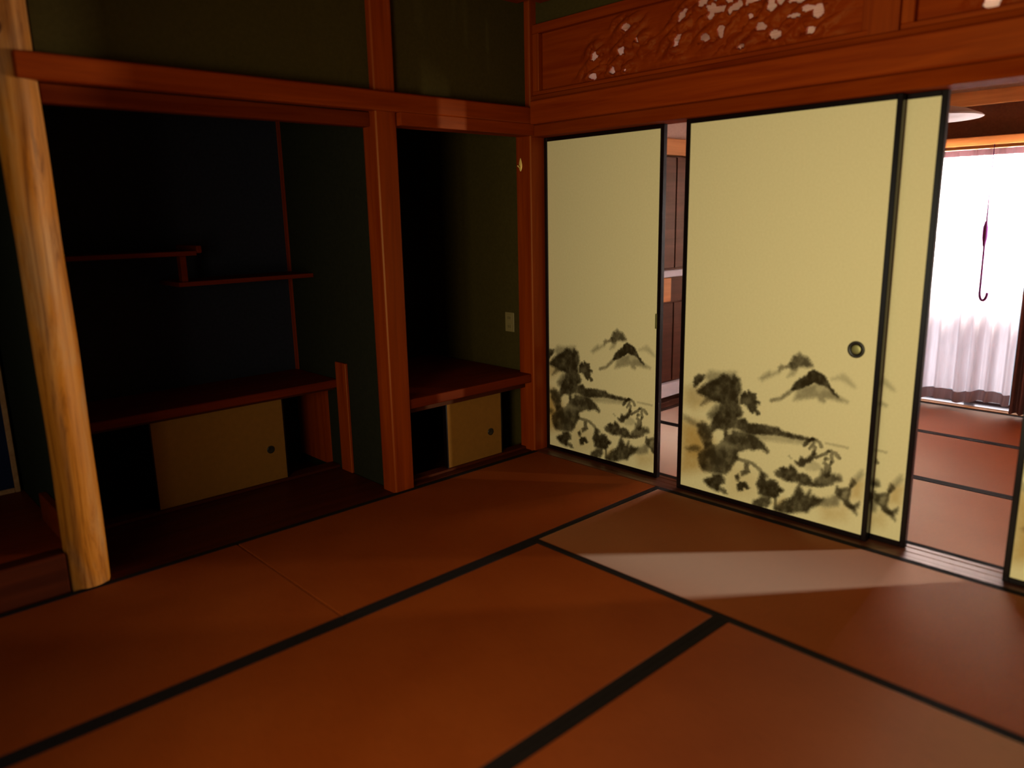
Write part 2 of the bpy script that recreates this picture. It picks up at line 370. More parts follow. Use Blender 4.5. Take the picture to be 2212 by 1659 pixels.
mat_obj(-2*W, 0, -W, 0, 'x', 'tatami mat in front of the narrow niche, reaching the corner pillar', G1)
mat_obj(-3.64, -2*W, -W, 0, 'x', 'tatami mat at the foot of the log pillar', G1)
mat_obj(-W, 0, Y3, -W, 'y', 'tatami mat along the painted sliding doors, crossed by a streak of light', G1)
mat_obj(X3, -W, -2*W, -W, 'x', 'middle tatami mat between two double black borders', G1)
mat_obj(X3, -W, Y3, -2*W, 'x', 'tatami mat beyond the double black border, touching the light-streaked mat', G1)
mat_obj(-3.64, X3, Y3, -W, 'y', 'tatami mat along the garden window', G1)
mat_obj(-2*W, 0, -3.64, Y3, 'x', 'tatami mat by the far end pillar', G1)
mat_obj(-3.64, -2*W, -3.64, Y3, 'x', 'tatami mat by the wall opposite the alcoves', G1)
G2 = 'tatami mats of the next room'
rows = [(0.152, 1.02, 'beside the threshold'), (1.02, 1.93, 'in the middle row'), (1.93, 2.718, 'under the window curtain')]
for x0, x1, wh in rows:
    for y1, y0, ext in [(0.0, -0.91, 'half length, by the brown cabinet'), (-0.91, -2.73, 'facing the open door gap'), (-2.73, -4.55, 'beyond the open door gap'), (-4.55, -5.44, 'half length, by the end wall')]:
        mat_obj(x0, x1, y0, y1, 'y', 'next-room tatami mat %s, %s' % (wh, ext), G2)

# ------------------------------------------------------------------ painted sliding doors
ZS = 9.217
Z1, Z2, Z3, Z4 = (1465, 780), (1465, 930), (1640, 750), (1640, 920)
# (origin, 'p' polygon | 's' stroke, points, softness, density[, stroke width]); densities below zero lift ink off
INK = [
 (Z1,'p',[(330,330),(400,270),(530,290),(490,370),(400,450),(330,520),(315,440)],28,.85),
 (Z1,'p',[(560,300),(640,220),(860,250),(1000,240),(1120,240),(1120,420),(800,460),(640,520),(500,520),(600,420)],60,.42),
 (Z1,'p',[(800,340),(900,270),(1000,300),(1060,370),(1110,280),(1160,330),(1210,350),(1240,480),(1250,600),(1195,700),(1205,880),(1280,1020),(1260,1090),(1180,1130),(1160,1230),(1120,1330),(960,1380),(800,1330),(660,1400),(650,1280),(700,1150),(760,1050),(830,980),(840,820),(700,770),(560,700),(400,640),(390,600),(500,510),(620,430)],36,.86),
 (Z1,'p',[(1250,680),(1320,610),(1380,650),(1400,580),(1450,640),(1540,650),(1550,780),(1625,820),(1620,865),(1560,840),(1560,950),(1620,1050),(1580,1080),(1510,990),(1480,1040),(1430,1000),(1380,910),(1310,850),(1240,850)],22,.84),
 (Z1,'p',[(600,1060),(760,880),(850,960),(800,1150),(700,1150),(620,1120)],50,.6),
 (Z1,'p',[(450,870),(560,730),(800,720),(850,800),(620,800),(500,860)],35,.6),
 (Z1,'p',[(100,1070),(250,1140),(400,1240),(420,1310),(250,1240),(120,1150)],40,.38),
 (Z1,'p',[(390,1260),(480,1215),(570,1265),(640,1350),(665,1500),(640,1660),(540,1700),(440,1500),(400,1400)],36,.8),
 (Z1,'p',[(200,540),(320,500),(480,640),(420,760),(260,860)],80,.12),
 (Z1,'p',[(1180,1200),(1250,1150),(1340,1160),(1400,1250),(1550,1260),(1750,1280),(2000,1340),(2060,1400),(2212,1440),(2500,1510),(2720,1565),(2700,1590),(2300,1540),(2100,1495),(1900,1465),(1650,1455),(1450,1450),(1300,1400),(1150,1330)],26,.84),
 (Z1,'p',[(1500,1470),(2000,1500),(2212,1545),(2700,1610),(2600,1650),(2100,1610),(1700,1560)],40,.28),
 (Z1,'p',[(930,1400),(1080,1380),(1300,1420),(1500,1480),(1600,1560),(1680,1640),(1790,1790),(1770,1830),(1680,1760),(1600,1740),(1500,1770),(1400,1735),(1200,1800),(1170,1830),(1180,1930),(1080,2060),(1040,2165),(950,2240),(720,2225),(500,2180),(440,2090),(400,1960),(420,1840),(520,1760),(540,1640),(660,1600),(720,1680),(800,1660),(900,1560)],34,.82),
 (Z1,'p',[(720,1500),(880,1420),(900,1520),(780,1630),(700,1640)],24,-.75),
 (Z1,'p',[(985,1370),(1075,1350),(1060,1440),(1000,1450)],22,-.7),
 (Z1,'p',[(660,1620),(820,1560),(960,1600),(1060,1700),(900,1720),(760,1700)],70,-.3),
 (Z2,'p',[(160,350),(330,300),(430,350),(400,400),(220,395)],40,.55),
 (Z2,'p',[(510,990),(570,950),(680,930),(700,880),(850,880),(910,960),(910,1050),(830,1060),(820,1190),(760,1200),(600,1100)],32,.9),
 (Z2,'p',[(840,1170),(900,1150),(940,1190),(970,1260),(900,1240)],25,.75),
 (Z2,'p',[(1135,900),(1190,875),(1215,950),(1190,1000),(1150,970)],24,.8),
 (Z2,'p',[(1245,830),(1320,780),(1330,650),(1390,660),(1400,780),(1425,830),(1330,870),(1270,905)],26,.72),
 (Z2,'p',[(1170,1100),(1220,1030),(1320,1030),(1380,1090),(1415,1150),(1360,1165),(1300,1120),(1280,1185),(1200,1195)],24,.95),
 (Z2,'s',[(1180,565),(1330,600),(1480,660),(1600,760),(1690,860),(1770,920)],18,.5,26),
 (Z2,'p',[(1640,840),(1720,860),(1720,960),(1760,1010),(1820,980),(1900,990),(1970,1050),(2000,1130),(2085,1180),(2080,1220),(2000,1230),(1990,1300),(1900,1330),(1700,1300),(1610,1260),(1610,1170),(1560,1060),(1610,960)],30,.88),
 (Z2,'p',[(1500,1400),(1560,1380),(1660,1330),(1820,1330),(1830,1440),(1750,1520),(1600,1540),(1480,1500)],34,.85),
 (Z2,'s',[(1930,1310),(1935,1580)],18,.6,22),
 (Z3,'p',[(690,190),(760,170),(800,120),(850,180),(960,220),(1010,290),(1060,380),(960,400),(880,370),(780,390),(720,440),(650,440),(630,330)],38,.74),
 (Z3,'p',[(390,400),(430,360),(500,385),(600,345),(650,290),(650,390),(480,430),(400,475)],26,.55),
 (Z3,'p',[(20,620),(130,540),(200,490),(245,540),(380,480),(400,500),(200,585),(60,650)],46,.36),
 (Z3,'p',[(570,590),(640,490),(740,460),(700,540)],40,.3),
 (Z3,'p',[(650,840),(720,700),(800,640),(950,560),(980,510),(1070,455),(1150,480),(1260,550),(1330,620),(1380,720),(1420,800),(1500,900),(1570,1000),(1480,930),(1380,820),(1300,770),(1180,735),(1100,690),(1000,750),(850,815),(740,850)],22,.88),
 (Z3,'s',[(680,830),(600,900),(510,965),(400,1030),(250,1055)],26,.5,26),
 (Z3,'p',[(700,1050),(760,880),(850,830),(1050,770),(1120,740),(1300,800),(1400,880),(1550,980),(1750,1090),(1310,1000),(1290,1090),(1210,1060),(1150,980),(900,1015)],44,.42),
 (Z3,'p',[(1150,780),(1260,820),(1200,900),(1140,860)],40,-.35),
 (Z3,'p',[(1450,640),(1580,580),(1670,540),(1750,600),(1850,720),(1900,800),(1700,680),(1580,630)],46,.24),
 (Z4,'p',[(310,930),(350,890),(400,900),(420,840),(480,820),(540,850),(580,860),(620,790),(690,830),(740,900),(760,960),(860,950),(950,980),(1020,1060),(1060,1160),(900,1160),(740,1110),(560,1095),(420,1025),(330,975)],30,.88),
 (Z4,'p',[(1050,1160),(1150,1050),(1220,990),(1250,880),(1310,960),(1400,960),(1500,970),(1530,1010),(1600,980),(1640,1090),(1500,1110),(1350,1170),(1200,1190),(1080,1185)],38,.74),
 (Z4,'p',[(710,700),(780,720),(830,620),(870,640),(900,680),(960,640),(1050,560),(1100,510),(1130,560),(1010,730),(940,740),(880,810),(800,800),(740,750)],26,.82),
 (Z4,'s',[(1080,560),(1110,420)],16,.55,26),(Z4,'s',[(1060,255),(990,300),(900,375)],16,.8,30),(Z4,'s',[(1050,260),(1150,290),(1205,330),(1245,420)],16,.5,22),
 (Z4,'s',[(1090,350),(1010,450)],16,.55,22),(Z4,'s',[(1380,505),(1310,560),(1230,590),(1130,625)],16,.62,24),(Z4,'s',[(1380,505),(1450,520),(1530,560),(1600,640)],16,.55,28),
 (Z4,'s',[(1440,580),(1455,720)],16,.5,26),(Z4,'s',[(1330,640),(1290,740)],16,.5,22),(Z4,'s',[(1310,660),(1380,660)],14,.4,18),(Z4,'s',[(1350,990),(1335,790)],18,.6,42),(Z4,'s',[(1390,980),(1425,730)],14,.65,20),
 (Z4,'p',[(920,830),(1050,690),(1180,760),(1260,860),(1100,885),(950,870)],30,.2),
 (Z4,'s',[(820,1160),(1000,1185),(1250,1195),(1460,1160)],18,.45,20),
 (Z4,'s',[(1340,345),(1500,380),(1760,435)],18,.22,14),(Z4,'s',[(600,600),(630,650)],14,.25,14),
 (Z4,'p',[(300,1640),(480,1500),(620,1450),(700,1380),(730,1290),(790,1180),(850,1300),(900,1380),(970,1370),(1010,1290),(1000,1420),(1080,1390),(1150,1450),(1260,1470),(1200,1560),(1000,1640),(950,1710),(820,1700),(600,1730),(420,1720)],40,.84),
 (Z4,'p',[(1100,1480),(1400,1440),(1530,1370),(1600,1450),(1560,1580),(1300,1600)],46,.48),
 (Z4,'p',[(1540,1200),(1600,1250),(1700,1240),(1790,1230),(1850,1050),(1900,1090),(1920,1130),(1820,1260),(1800,1370),(1780,1500),(1870,1600),(1900,1660),(1750,1600),(1650,1470),(1550,1390),(1520,1320)],28,.78),
 (Z4,'p',[(1680,1330),(1760,1330),(1700,1450),(1640,1420)],30,-.3),
 (Z4,'p',[(1870,1070),(2040,890),(2065,980),(1940,1120)],46,.32),
 (Z4,'p',[(1700,1560),(1850,1590),(1990,1520),(1970,1620),(1920,1660),(1935,1770),(1850,1680)],34,.66),
]
WARM = [
 (Z1,'p',[(90,1250),(420,1290),(620,1640),(560,2100),(100,2150)],150,.6),
 (Z1,'p',[(150,560),(460,560),(620,820),(350,930),(140,820)],110,.3),
 (Z4,'p',[(1880,1130),(2060,1130),(2000,1420),(1840,1420)],90,.35),
 (Z4,'p',[(1250,1640),(1700,1640),(1700,1850),(1300,1850)],120,.25),
 (Z4,'p',[(300,1550),(500,1450),(450,1640)],60,.3),
 (Z2,'p',[(1000,600),(1500,950),(1500,1300),(1000,1350)],150,.14),
]
def vnoise(x, y, seed, octv=4):
    g = np.random.default_rng(seed); T = g.random((256, 256)); out = np.zeros_like(x); a, f, tot = 1.0, 1.0, 0.0
    for _ in range(octv):
        xx, yy = x*f, y*f; xi = np.floor(xx).astype(int); yi = np.floor(yy).astype(int); fx, fy = xx-xi, yy-yi
        fx = fx*fx*(3-2*fx); fy = fy*fy*(3-2*fy)
        def q(i, j): return T[i % 256, j % 256]
        out += a*((q(xi, yi)*(1-fx)+q(xi+1, yi)*fx)*(1-fy)+(q(xi, yi+1)*(1-fx)+q(xi+1, yi+1)*fx)*fy)
        tot += a; a *= 0.55; f *= 2.03
    return out/tot
def seg_dist(px, py, a, b):
    d = np.array(b)-a; L2 = float(d@d)+1e-9
    t = np.clip(((px-a[0])*d[0]+(py-a[1])*d[1])/L2, 0, 1)
    return np.hypot(px-a[0]-t*d[0], py-a[1]-t*d[1])
def paint(U, V, shapes):
    ink = np.zeros_like(U)
    nx = (vnoise(U/3.2, V/3.2, 1)-0.5)*5.0; ny = (vnoise(U/3.2, V/3.2, 2)-0.5)*5.0
    tex = np.clip(0.70+0.55*vnoise(U/11.0+9, V/14.0, 3, 5), 0, 1.08)
    for s in shapes:
        o, kind, pts, soft, den = s[:5]
        P = np.array([(o[0]+x/ZS, o[1]+y/ZS) for x, y in pts]); sf = 1.35*soft/ZS
        pad = sf*2+6
        msk = (U > P[:, 0].min()-pad) & (U < P[:, 0].max()+pad) & (V > P[:, 1].min()-pad) & (V < P[:, 1].max()+pad)
        if not msk.any(): continue
        u = U[msk]+nx[msk]; v = V[msk]+ny[msk]
        dist = np.full(u.shape, 1e9)
        n = len(P)
        for i in range(n if kind == 'p' else n-1): dist = np.minimum(dist, seg_dist(u, v, P[i], P[(i+1) % n]))
        if kind == 'p':
            ins = np.zeros(u.shape, bool)
            for i in range(n):
                a, b = P[i], P[(i+1) % n]
                c = ((a[1] > v) != (b[1] > v)) & (u < (b[0]-a[0])*(v-a[1])/(b[1]-a[1]+1e-12)+a[0])
                ins ^= c
            sd = np.where(ins, -dist, dist)
        else: sd = dist-s[5]/ZS
        sd = sd-0.22*sf-0.5; al = np.clip(0.5-sd/(2*sf), 0, 1); al = al*al*(3-2*al)*tex[msk]
        if den > 0: ink[msk] = 1-(1-ink[msk])*(1-np.clip(al*den, 0, 1))
        else: ink[msk] *= 1+np.clip(al, 0, 1)*den
    return 1-(1-ink)**1.7
Y2, X2 = -0.966, 0.055            # left edge and face plane of the door the print was read from
def print_mesh(s0, s1, z0, z1, zp=0.90, step=0.0024):
    ns = int((s1-s0)/step)+1; nz = int((zp-z0)/step)+1
    s = np.linspace(s0, s1, ns); z = np.linspace(z0, zp, nz)
    SS, ZZ = np.meshgrid(s, z)
    D = np.stack([np.full(SS.shape, X2), Y2-SS, ZZ], -1)-CAM
    w = D@_f; U = 1106+FPX*(D@_R)/w; V = 829.5-FPX*(D@_U)/w
    ink = paint(U, V, INK); warm = paint(U, V, WARM)
    co = np.stack([np.zeros(SS.size), -(SS.ravel()-s0), ZZ.ravel()], -1)
    idx = np.arange(ns*nz).reshape(nz, ns)
    F = np.stack([idx[:-1, :-1], idx[1:, :-1], idx[1:, 1:], idx[:-1, 1:]], -1).reshape(-1, 4)
    k = len(co)
    co = np.vstack([co, [[0, 0, zp], [0, 0, z1], [0, -(s1-s0), z1], [0, -(s1-s0), zp]]])
    faces = F.tolist()+[[k, k+1, k+2, k+3]]
    me = bpy.data.meshes.new('printed_paper')
    me.from_pydata(co.tolist(), [], faces)
    for nm, arr in (('ink', ink), ('warm', warm)):
        at = me.attributes.new(nm, 'FLOAT', 'POINT')
        at.data.foreach_set('value', np.concatenate([arr.ravel(), np.zeros(4)]).astype(np.float32))
    me.update(); return me
DW, ST, Z0, Z1D = 0.940, 0.022, 0.0, 1.7657
ME_FULL = print_mesh(ST, DW-ST, 0.022, 1.745)
ME_CUT = print_mesh(0.078+ST, 0.884-0.018, 0.022, 1.745)
def sliding_door(y_left, width, xface, me, label, pull=True, strip=False, st=ST):
    t = thing('sliding_door', label, 'sliding door', (xface, y_left, 0), 'painted sliding doors')
    xa, xb = xface-0.006, xface+0.022; ya, yb = y_left-width, y_left
    p = obj('printed_paper', me, None, t)
    if not me.materials: me.materials.append(PRINT)
    p.location = (0, -st, 0)
    obj('core', B((xface+0.001, xface+0.017, ya+0.02, yb-0.02, 0.015, 1.75)), CREAM, t)
    obj('stile', B((xa, xb, yb-st, yb, Z0, Z1D), bev=0.002), LACQ, t)
    obj('stile', B((xa, xb, ya, ya+st, Z0, Z1D), bev=0.002), LACQ, t)
    obj('rail', B((xa, xb, ya+st, yb-st, Z0, 0.022), bev=0.002), LACQ, t)
    obj('rail', B((xa, xb, ya+st, yb-st, 1.745, Z1D), bev=0.002), LACQ, t)
    if pull:
        yc, zc = ya+0.101, 0.799
        h = lathe(bmesh.new(), [(0.034, 0.0), (0.0345, -0.004), (0.031, -0.006), (0.022, -0.0045), (0.020, -0.0015), (0.0, -0.0013)][:5], 36, 'x', (xface-0.0005, yc, zc))
        hk = obj('finger_pull', h, IRON, t, smooth=True); hk['label'] = 'round dark bronze finger pull with a brass dish'
        d = lathe(bmesh.new(), [(0.0195, -0.0016), (0.017, -0.0022), (0.006, -0.0030)], 32, 'x', (xface-0.0005, yc, zc))
        obj('dish', d, BRASS, hk, smooth=True)
    if strip:
        bm = B((xface-0.008, xface-0.004, ya+st-0.004, ya+st+0.008, 0.785, 0.86), bev=0.0018)
        hk = obj('finger_pull', bm, BRASS, t); hk['label'] = 'narrow brass finger pull at the door edge'
    return t
sliding_door(-0.012, 0.800, 0.100, ME_CUT, 'painted sliding door beside the corner pillar, ink landscape cut short at its edges', False, True)
sliding_door(Y2, DW, 0.055, ME_FULL, 'painted sliding door with round finger pull and full ink landscape of mountains')
sliding_door(-1.103, DW, 0.100, ME_FULL, 'painted sliding door mostly hidden behind the one with the full landscape', False)
sliding_door(-2.402, DW, 0.055, ME_FULL, 'painted sliding door on the far side of the open gap', True)

# ------------------------------------------------------------------ carved transoms
HOLES = [(435,355,26,34,10),(425,480,28,20,0),(605,325,26,28,0),(550,445,20,30,15),(625,445,10,10,0),(635,175,30,22,0),(955,262,30,58,38),(985,108,16,60,40),
 (1165,100,24,32,0),(1135,240,32,30,20),(1230,205,34,52,0),(1360,295,30,20,0),(1335,38,46,28,-25),(1440,5,26,16,0),(1550,50,28,26,0),(1480,170,30,32,20),
 (1570,215,42,32,0),(1415,110,18,26,0),(1690,2,40,18,0),(1680,105,42,16,0),(1845,70,40,48,10),(1780,55,34,18,0),(1795,195,36,30,0),(1290,70,16,30,0),(700,250,26,14,30)]
def carved(y0, y1, z0, z1, holes, seed, hollow=None):
    st = 0.0042; ny = int((y0-y1)/st); nz = int((z1-z0)/st)
    Y, Zg = np.meshgrid(np.linspace(y0, y1, ny+1), np.linspace(z0, z1, nz+1))
    d = np.full(Y.shape, 1e9)
    for (yc, zc, a, b, ang) in holes:
        c, s = math.cos(ang), math.sin(ang); dy, dz = -(Y-yc), Zg-zc
        u = (dy*c+dz*s)/a; v = (-dy*s+dz*c)/b
        r = np.hypot(u, v); d = np.minimum(d, (r-1)*min(a, b))
    nz_ = vnoise((Y+5)/0.05, (Zg+5)/0.04, seed, 4); ridge = 1-np.abs(2*nz_-1)
    edge = np.minimum(np.minimum(y0-Y, Y-y1), np.minimum(Zg-z0, z1-Zg))
    near = np.exp(-(np.clip(d, 0, 1)/0.05)**2)*np.clip(edge/0.02, 0, 1)
    X = 0.058-near*(0.024*ridge+0.008*np.sin((Y*60+Zg*95)+6*nz_))
    if hollow:
        q = ((Y-hollow[0])/0.05)**2+((Zg-hollow[1])/0.075)**2; X = X+0.030*np.exp(-q*q)
    keep = (d+0.010*(nz_-0.5)) > 0
    idx = np.arange(Y.size).reshape(Y.shape)
    F = np.stack([idx[:-1, :-1], idx[1:, :-1], idx[1:, 1:], idx[:-1, 1:]], -1)
    kf = keep[:-1, :-1] & keep[1:, :-1] & keep[1:, 1:] & keep[:-1, 1:]
    me = bpy.data.meshes.new('carved_panel')
    me.from_pydata(np.stack([X.ravel(), Y.ravel(), Zg.ravel()], -1).tolist(), [], F[kf].tolist())
    bm = bmesh.new(); bm.from_mesh(me)
    bmesh.ops.delete(bm, geom=[v for v in bm.verts if not v.link_faces], context='VERTS')
    bm.to_mesh(me); bm.free(); me.update(); return me
def transom(y0, y1, holes, seed, label, hollow=None):
    t = thing('carved_transom', label, 'transom', (0.06, (y0+y1)/2, 1.976), 'carved wooden transoms')
    za, zb = 1.976, 2.33
    obj('rail', B((0.02, 0.105, y1, y0, za, za+0.022), bev=0.003), W_Y, t)
    obj('rail', B((0.02, 0.105, y1, y0, zb-0.045, zb), bev=0.003), W_Y, t)
    obj('stile', B((0.02, 0.105, y0-0.045, y0, za+0.022, zb-0.045), bev=0.003), W_Z, t)
    obj('stile', B((0.02, 0.105, y1, y1+0.03, za+0.022, zb-0.045), bev=0.003), W_Z, t)
    me = carved(y0-0.045, y1+0.03, za+0.022, zb-0.045, holes, seed, hollow)
    o = obj('carved_panel', me, W_CARVE); o.parent = t; o.location = -WLOC[t.name]
    for p in me.polygons: p.use_smooth = True
    sm = o.modifiers.new('thickness', 'SOLIDIFY'); sm.thickness = 0.014; sm.offset = 0
    o['label'] = 'openwork carving of leaves and blossoms in red-brown wood'
hs = []
for (hx, hy, a, b, ang) in HOLES:
    p = unp(1140+hx/2.911, hy/2.911, 0, 0.058)
    hs.append((p[1], p[2], a/2.911*(0.0023 if hx < 800 else 0.0018), b/2.911*(0.0020 if hx < 800 else 0.00155), math.radians(-ang)))
# carving goes on above the picture's edge
for k in range(16):
    hs.append((-0.95-0.62*rng.random(), 2.17+0.09*rng.random(), 0.012+0.012*rng.random(), 0.012+0.014*rng.random(), rng.random()*3))
transom(-0.006, -1.775, hs, 11, 'carved openwork transom above the first two painted sliding doors', None)
h2 = []
p = unp(2148, 4, 0, 0.058); h2.append((p[1], p[2], 0.026, 0.022, 0.4))
for k in range(44):
    h2.append((-2.25-1.1*rng.random(), 2.10+0.15*rng.random(), 0.012+0.014*rng.random(), 0.012+0.016*rng.random(), rng.random()*3))
transom(-1.885, -3.64, h2, 23, 'carved openwork transom beyond the short post, above the open gap')

# ------------------------------------------------------------------ shelf alcove
t = thing('low_cabinet', 'low built-in cabinet under the staggered shelves, cream door slid to the middle', 'cabinet', (-1.63, 0.56, 0))
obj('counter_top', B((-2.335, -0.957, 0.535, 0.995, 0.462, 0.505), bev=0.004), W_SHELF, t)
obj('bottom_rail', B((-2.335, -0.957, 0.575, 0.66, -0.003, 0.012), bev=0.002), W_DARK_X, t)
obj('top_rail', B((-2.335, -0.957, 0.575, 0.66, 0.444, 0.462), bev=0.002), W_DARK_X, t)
obj('side_board', B((-0.972, -0.9555, 0.43, 0.535, -0.003, 0.605), bev=0.003), W_Z, t)
obj('side_panel', B((-0.975, -0.9555, 0.66, 0.99, 0.0, 0.46)), W_Z, t)
def cab_door(par, x0, x1, y, z0, z1, pull):
    d = obj('door', B((x0, x1, y, y+0.016, z0, z1), bev=0.001), CREAM, par)
    obj('edge', B((x0-0.008, x0, y-0.001, y+0.017, z0, z1), bev=0.001), LACQ, d)
    obj('edge', B((x1, x1+0.008, y-0.001, y+0.017, z0, z1), bev=0.001), LACQ, d)
    if pull:
        hp = lathe(bmesh.new(), [(0.020, 0.001), (0.0205, -0.003), (0.017, -0.005), (0.012, -0.003)], 24, 'y', (pull[0], y, pull[1]))
        obj('finger_pull', hp, IRON, d, smooth=True)
cab_door(t, -1.925, -1.268, 0.59, 0.013, 0.443, (-1.350, 0.185))
cab_door(t, -1.90, -1.27, 0.625, 0.013, 0.443, None)

t = thing('staggered_shelf', 'thin staggered wooden wall shelves joined by a short strut', 'shelf', (-1.6, 0.85, 1.05))
obj('shelf', B((-2.335, -1.575, 0.72, 0.995, 1.195, 1.217), bev=0.002), W_SHELF, t)
obj('shelf', B((-1.675, -0.957, 0.72, 0.995, 1.048, 1.070), bev=0.002), W_SHELF, t)
obj('strut', B((-1.652, -1.622, 0.735, 0.78, 1.070, 1.195), bev=0.003), W_SHELF, t)
obj('end_lip', B((-1.575, -1.548, 0.72, 0.995, 1.205, 1.242), bev=0.006, seg=2), W_SHELF, t)

# ------------------------------------------------------------------ narrow niche
t = thing('niche_cabinet', 'small low cabinet in the narrow niche with a thick red-brown counter', 'cabinet', (-0.43, 0.1, 0))
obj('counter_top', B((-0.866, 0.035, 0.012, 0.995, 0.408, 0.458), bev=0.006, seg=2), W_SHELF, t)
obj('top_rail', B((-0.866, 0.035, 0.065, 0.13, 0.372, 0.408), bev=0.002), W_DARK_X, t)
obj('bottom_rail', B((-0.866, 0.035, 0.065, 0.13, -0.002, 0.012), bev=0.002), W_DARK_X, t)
cab_door(t, -0.575, -0.185, 0.08, 0.012, 0.371, (-0.268, 0.155))
cab_door(t, -0.565, -0.185, 0.105, 0.012, 0.371, None)

t = thing('wall_socket', 'small ivory double power socket on the niche side wall', 'socket', (0.04, 0.228, 0.68))
pl = obj('cover_plate', B((0.033, 0.0405, 0.190, 0.266, 0.680, 0.796), bev=0.003), IVORY, t)
for zc in (0.712, 0.764):
    o = obj('outlet', B((0.031, 0.0335, 0.208, 0.248, zc-0.018, zc+0.018), bev=0.001), IVORY, t)
    obj('slot', B((0.0305, 0.0315, 0.219, 0.222, zc-0.008, zc+0.008)), IRON, o)
    obj('slot', B((0.0305, 0.0315, 0.234, 0.237, zc-0.008, zc+0.008)), IRON, o)

# bright brass-coloured shape added for the highlight on the corner pillar
p = unp(1125, 356, 0, -0.002)
t = thing('pillar_highlight', 'small bright shape added for the highlight near the top of the corner pillar', 'highlight', (-0.002, p[1], p[2]))
bm = bmesh.new(); bmesh.ops.create_uvsphere(bm, u_segments=14, v_segments=10, radius=1.0)
for v in bm.verts: v.co = Vector((v.co.x*0.004, v.co.y*0.013*(1.0-0.45*max(0, v.co.z)), v.co.z*0.036))
bmesh.ops.translate(bm, verts=bm.verts, vec=(-0.004, p[1], p[2]))
obj('highlight_body', bm, BRASS_HIGHLIGHT, t, smooth=True)
obj('highlight_tip', tube(bmesh.new(), [(-0.004, p[1], p[2]-0.012), (-0.018, p[1], p[2]-0.014), (-0.026, p[1], p[2]-0.004)], 0.0035), BRASS_HIGHLIGHT, t, smooth=True)

# ------------------------------------------------------------------ raised alcove
t = thing('standing_screen', 'dark blue panel in a thin amber wooden frame standing in the raised alcove', 'screen', (-2.72, 0.95, 0.149))
xa, xb, za, zb = -3.02, -2.415, 0.150, 0.98
obj('panel', B((xa+0.02, xb-0.02, 0.945, 0.957, za+0.02, zb-0.02)), SCREEN_BLUE, t)
obj('frame_side', B((xa, xa+0.022, 0.935, 0.965, za, zb), bev=0.003), W_LIGHT_Y, t)
obj('frame_side', B((xb-0.022, xb, 0.935, 0.965, za, zb), bev=0.003), W_LIGHT_Y, t)
obj('frame_rail', B((xa+0.022, xb-0.022, 0.937, 0.963, za, za+0.022), bev=0.003), W_LIGHT_Y, t)
obj('frame_rail', B((xa+0.022, xb-0.022, 0.937, 0.963, zb-0.022, zb), bev=0.003), W_LIGHT_Y, t)

# ------------------------------------------------------------------ windows
def window(n, x, y0, y1, z1, mid, nsash, label, fm):
    t = thing('window_%d' % n, label, 'window', (x, (y0+y1)/2, 0)); t['kind'] = 'structure'
    fw = 0.04
    obj('frame', B((x-0.03, x+0.03, y1, y0, z1-fw, z1), (x-0.03, x+0.03, y1, y0, 0.007, 0.012), (x-0.03, x+0.03, y1, y1+fw, 0.012, z1-fw), (x-0.03, x+0.03, y0-fw, y0, 0.012, z1-fw)), fm, t)
    ww = (y0-y1-2*fw)/nsash
    for k in range(nsash):
        a = y1+fw+k*ww; b = a+ww
        s = obj('sash', B((x-0.012, x+0.012, a, a+0.032, 0.0125, z1-fw-0.001), (x-0.012, x+0.012, b-0.032, b, 0.0125, z1-fw-0.001),
                (x-0.012, x+0.012, a+0.032, b-0.032, 0.0125, 0.028), (x-0.012, x+0.012, a+0.032, b-0.032, z1-fw-0.035, z1-fw-0.001), (x-0.012, x+0.012, a+0.032, b-0.032, mid-0.022, mid+0.022)), fm, t)
        obj('pane', B((x-0.002, x+0.002, a+0.032, b-0.032, mid+0.022, z1-fw-0.035)), GLASS, s)
        obj('pane', B((x-0.002, x+0.002, a+0.032, b-0.032, 0.028, mid-0.022)), GLASS, s)
window(1, -3.67, -0.45, -3.57, 1.758, 0.3, 4, 'sliding glass garden window behind the viewer', ALU)
window(2, 2.88, -0.9, -2.0, 1.742, 0.775, 2, 'sliding glass window behind the pale curtain', ALU)
o_ = [o for o in COL.objects if o.name.startswith('window_2')][0]
obj('track', B((2.765, 2.85, -1.99, -0.91, 0.0065, 0.0115), bev=0.001), ALU_REFLECT, o_)  # shiny strip added to throw window light into the slot under the hem
window(3, 2.88, -4.44, -4.80, 1.758, 0.775, 1, 'narrow glass window near the end of the next room', ALU)

# ------------------------------------------------------------------ curtain, drape, lamp, cord
def fold_sheet(y0, y1, zf, x, amp, wl, seed, nz=26, step=0.006):
    ny = int((y0-y1)/step); Y = np.linspace(y0, y1, ny+1); T = np.linspace(0, 1, nz+1)
    ph = vnoise(Y/0.23+3, np.zeros_like(Y)+seed, seed, 3)*9
    bm = bmesh.new(); V = []
    for tt in T:
        row = []
        for j, y in enumerate(Y):
            zb, zt = zf(y); z = zb+(zt-zb)*tt
            a = amp*(1.15-0.55*tt)
            row.append(bm.verts.new((x+a*math.sin(2*math.pi*y/wl+ph[j])+0.3*a*math.sin(2*math.pi*y/(wl*0.43)+1.7*ph[j]+tt), y, z)))
        V.append(row)
    for a, b in zip(V, V[1:]):
        for j in range(ny): bm.faces.new((a[j], a[j+1], b[j+1], b[j]))
    return bm
def hemz(y): return 0.052+0.014*math.sin(y*7.0+1.2)+0.010*math.sin(y*23.0)
t = thing('window_curtain', 'pale pink translucent curtain glowing with daylight, dark hem at the floor', 'curtain', (2.72, -0.95, 0.0))
obj('cloth', fold_sheet(-0.82, -1.73, lambda y: (hemz(y)+0.075, 1.675), 2.715, 0.027, 0.115, 5), CURT, t, smooth=True)
obj('hem', fold_sheet(-0.82, -1.73, lambda y: (hemz(y), hemz(y)+0.075), 2.7125, 0.029, 0.115, 5, nz=3), HEM, t, smooth=True)
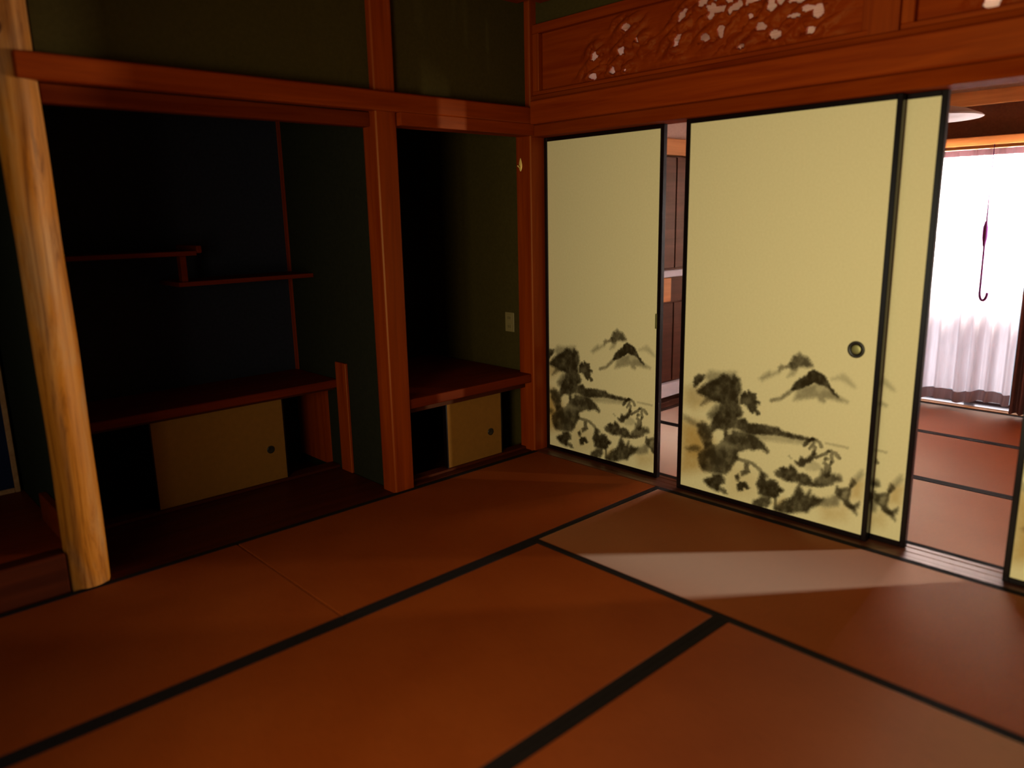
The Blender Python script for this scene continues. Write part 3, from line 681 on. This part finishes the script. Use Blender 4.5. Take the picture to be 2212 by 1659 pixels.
obj('heading', fold_sheet(-0.82, -1.73, lambda y: (1.675, 1.715), 2.712, 0.018, 0.115, 5, nz=2), HEAD_TAPE, t, smooth=True)
t = thing('side_drape', 'mauve brown drape gathered beside the pale curtain', 'curtain', (2.70, -1.9, 0.0))
obj('cloth', fold_sheet(-1.745, -2.06, lambda y: (0.02, 1.715), 2.68, 0.03, 0.07, 9), DRAPE, t, smooth=True)
t = thing('curtain_rail', 'slim curtain rail under the pale timber window head', 'rail', (2.70, -1.0, 1.72))
obj('track', B((2.685, 2.73, -2.09, -0.76, 1.716, 1.738), bev=0.003), W_LIGHT_Y, t)

t = thing('hanging_cord', 'thin violet pull cord with a toggle hanging before the pale curtain', 'cord', (2.66, -1.497, 0.76))
obj('string', tube(bmesh.new(), [(2.655, -1.492, 1.738), (2.655, -1.493, 1.4), (2.655, -1.496, 1.25), (2.655, -1.497, 1.1), (2.655, -1.50, 0.80)], [0.0025, 0.003, 0.006, 0.007, 0.007]), CORD, t, smooth=True)
obj('toggle', tube(bmesh.new(), [(2.655, -1.492, 1.26), (2.655, -1.493, 1.22), (2.655, -1.494, 1.16), (2.655, -1.495, 1.10)], [0.006, 0.016, 0.016, 0.008], 12), CORD, t, smooth=True)
lp_ = [(2.655, -1.50-0.022+0.022*math.cos(a), 0.80-0.05*math.sin(a)) for a in np.linspace(0, math.pi, 10)]
obj('loop', tube(bmesh.new(), lp_, 0.008), CORD, t, smooth=True)

t = thing('pendant_lamp', 'round pale pendant lamp shade hanging in the next room', 'lamp', (1.4, -1.50, 2.46))
obj('shade', lathe(bmesh.new(), [(0.03, 1.868), (0.10, 1.862), (0.20, 1.838), (0.262, 1.812), (0.275, 1.802), (0.27, 1.799), (0.20, 1.818), (0.05, 1.845)], 48, 'z', (1.4, -1.50, 0)), ENAMEL, t, smooth=True)
obj('cord', tube(bmesh.new(), [(1.4, -1.50, 1.87), (1.4, -1.50, 2.459)], 0.004), WHITE, t, smooth=True)
obj('ceiling_cap', lathe(bmesh.new(), [(0.045, 2.459), (0.045, 2.445), (0.03, 2.435)], 24, 'z', (1.4, -1.50, 0)), WHITE, t, smooth=True)

# ------------------------------------------------------------------ cabinet seen through the slit between the doors
t = thing('wooden_cabinet', 'brown wooden cabinet with white bands seen through the slit between the doors', 'cabinet', (1.45, 0.08, 0))
obj('body', B((0.95, 2.0, 0.072, 0.118, 0.002, 1.725), bev=0.003), W_CAB, t)
obj('upper_door', B((0.96, 1.44, 0.056, 0.072, 0.98, 1.715), bev=0.003), W_CAB, t)
obj('upper_door', B((1.45, 1.99, 0.056, 0.072, 0.98, 1.715), bev=0.003), W_CAB, t)
obj('lower_door', B((0.96, 1.44, 0.056, 0.072, 0.185, 0.74), bev=0.003), W_CAB, t)
obj('lower_door', B((1.45, 1.99, 0.056, 0.072, 0.185, 0.74), bev=0.003), W_CAB, t)
b_ = obj('white_shelf', B((0.96, 1.99, 0.03, 0.072, 0.922, 0.967), bev=0.003), WHITE, t)
obj('drawer', B((0.96, 1.405, 0.05, 0.072, 0.75, 0.915), bev=0.004), W_LIGHT_X, t)
obj('white_base', B((0.96, 1.99, 0.03, 0.072, 0.079, 0.174), bev=0.003), WHITE, t)
obj('plinth', B((0.96, 1.99, 0.03, 0.072, 0.002, 0.045), bev=0.003), W_CAB, t)
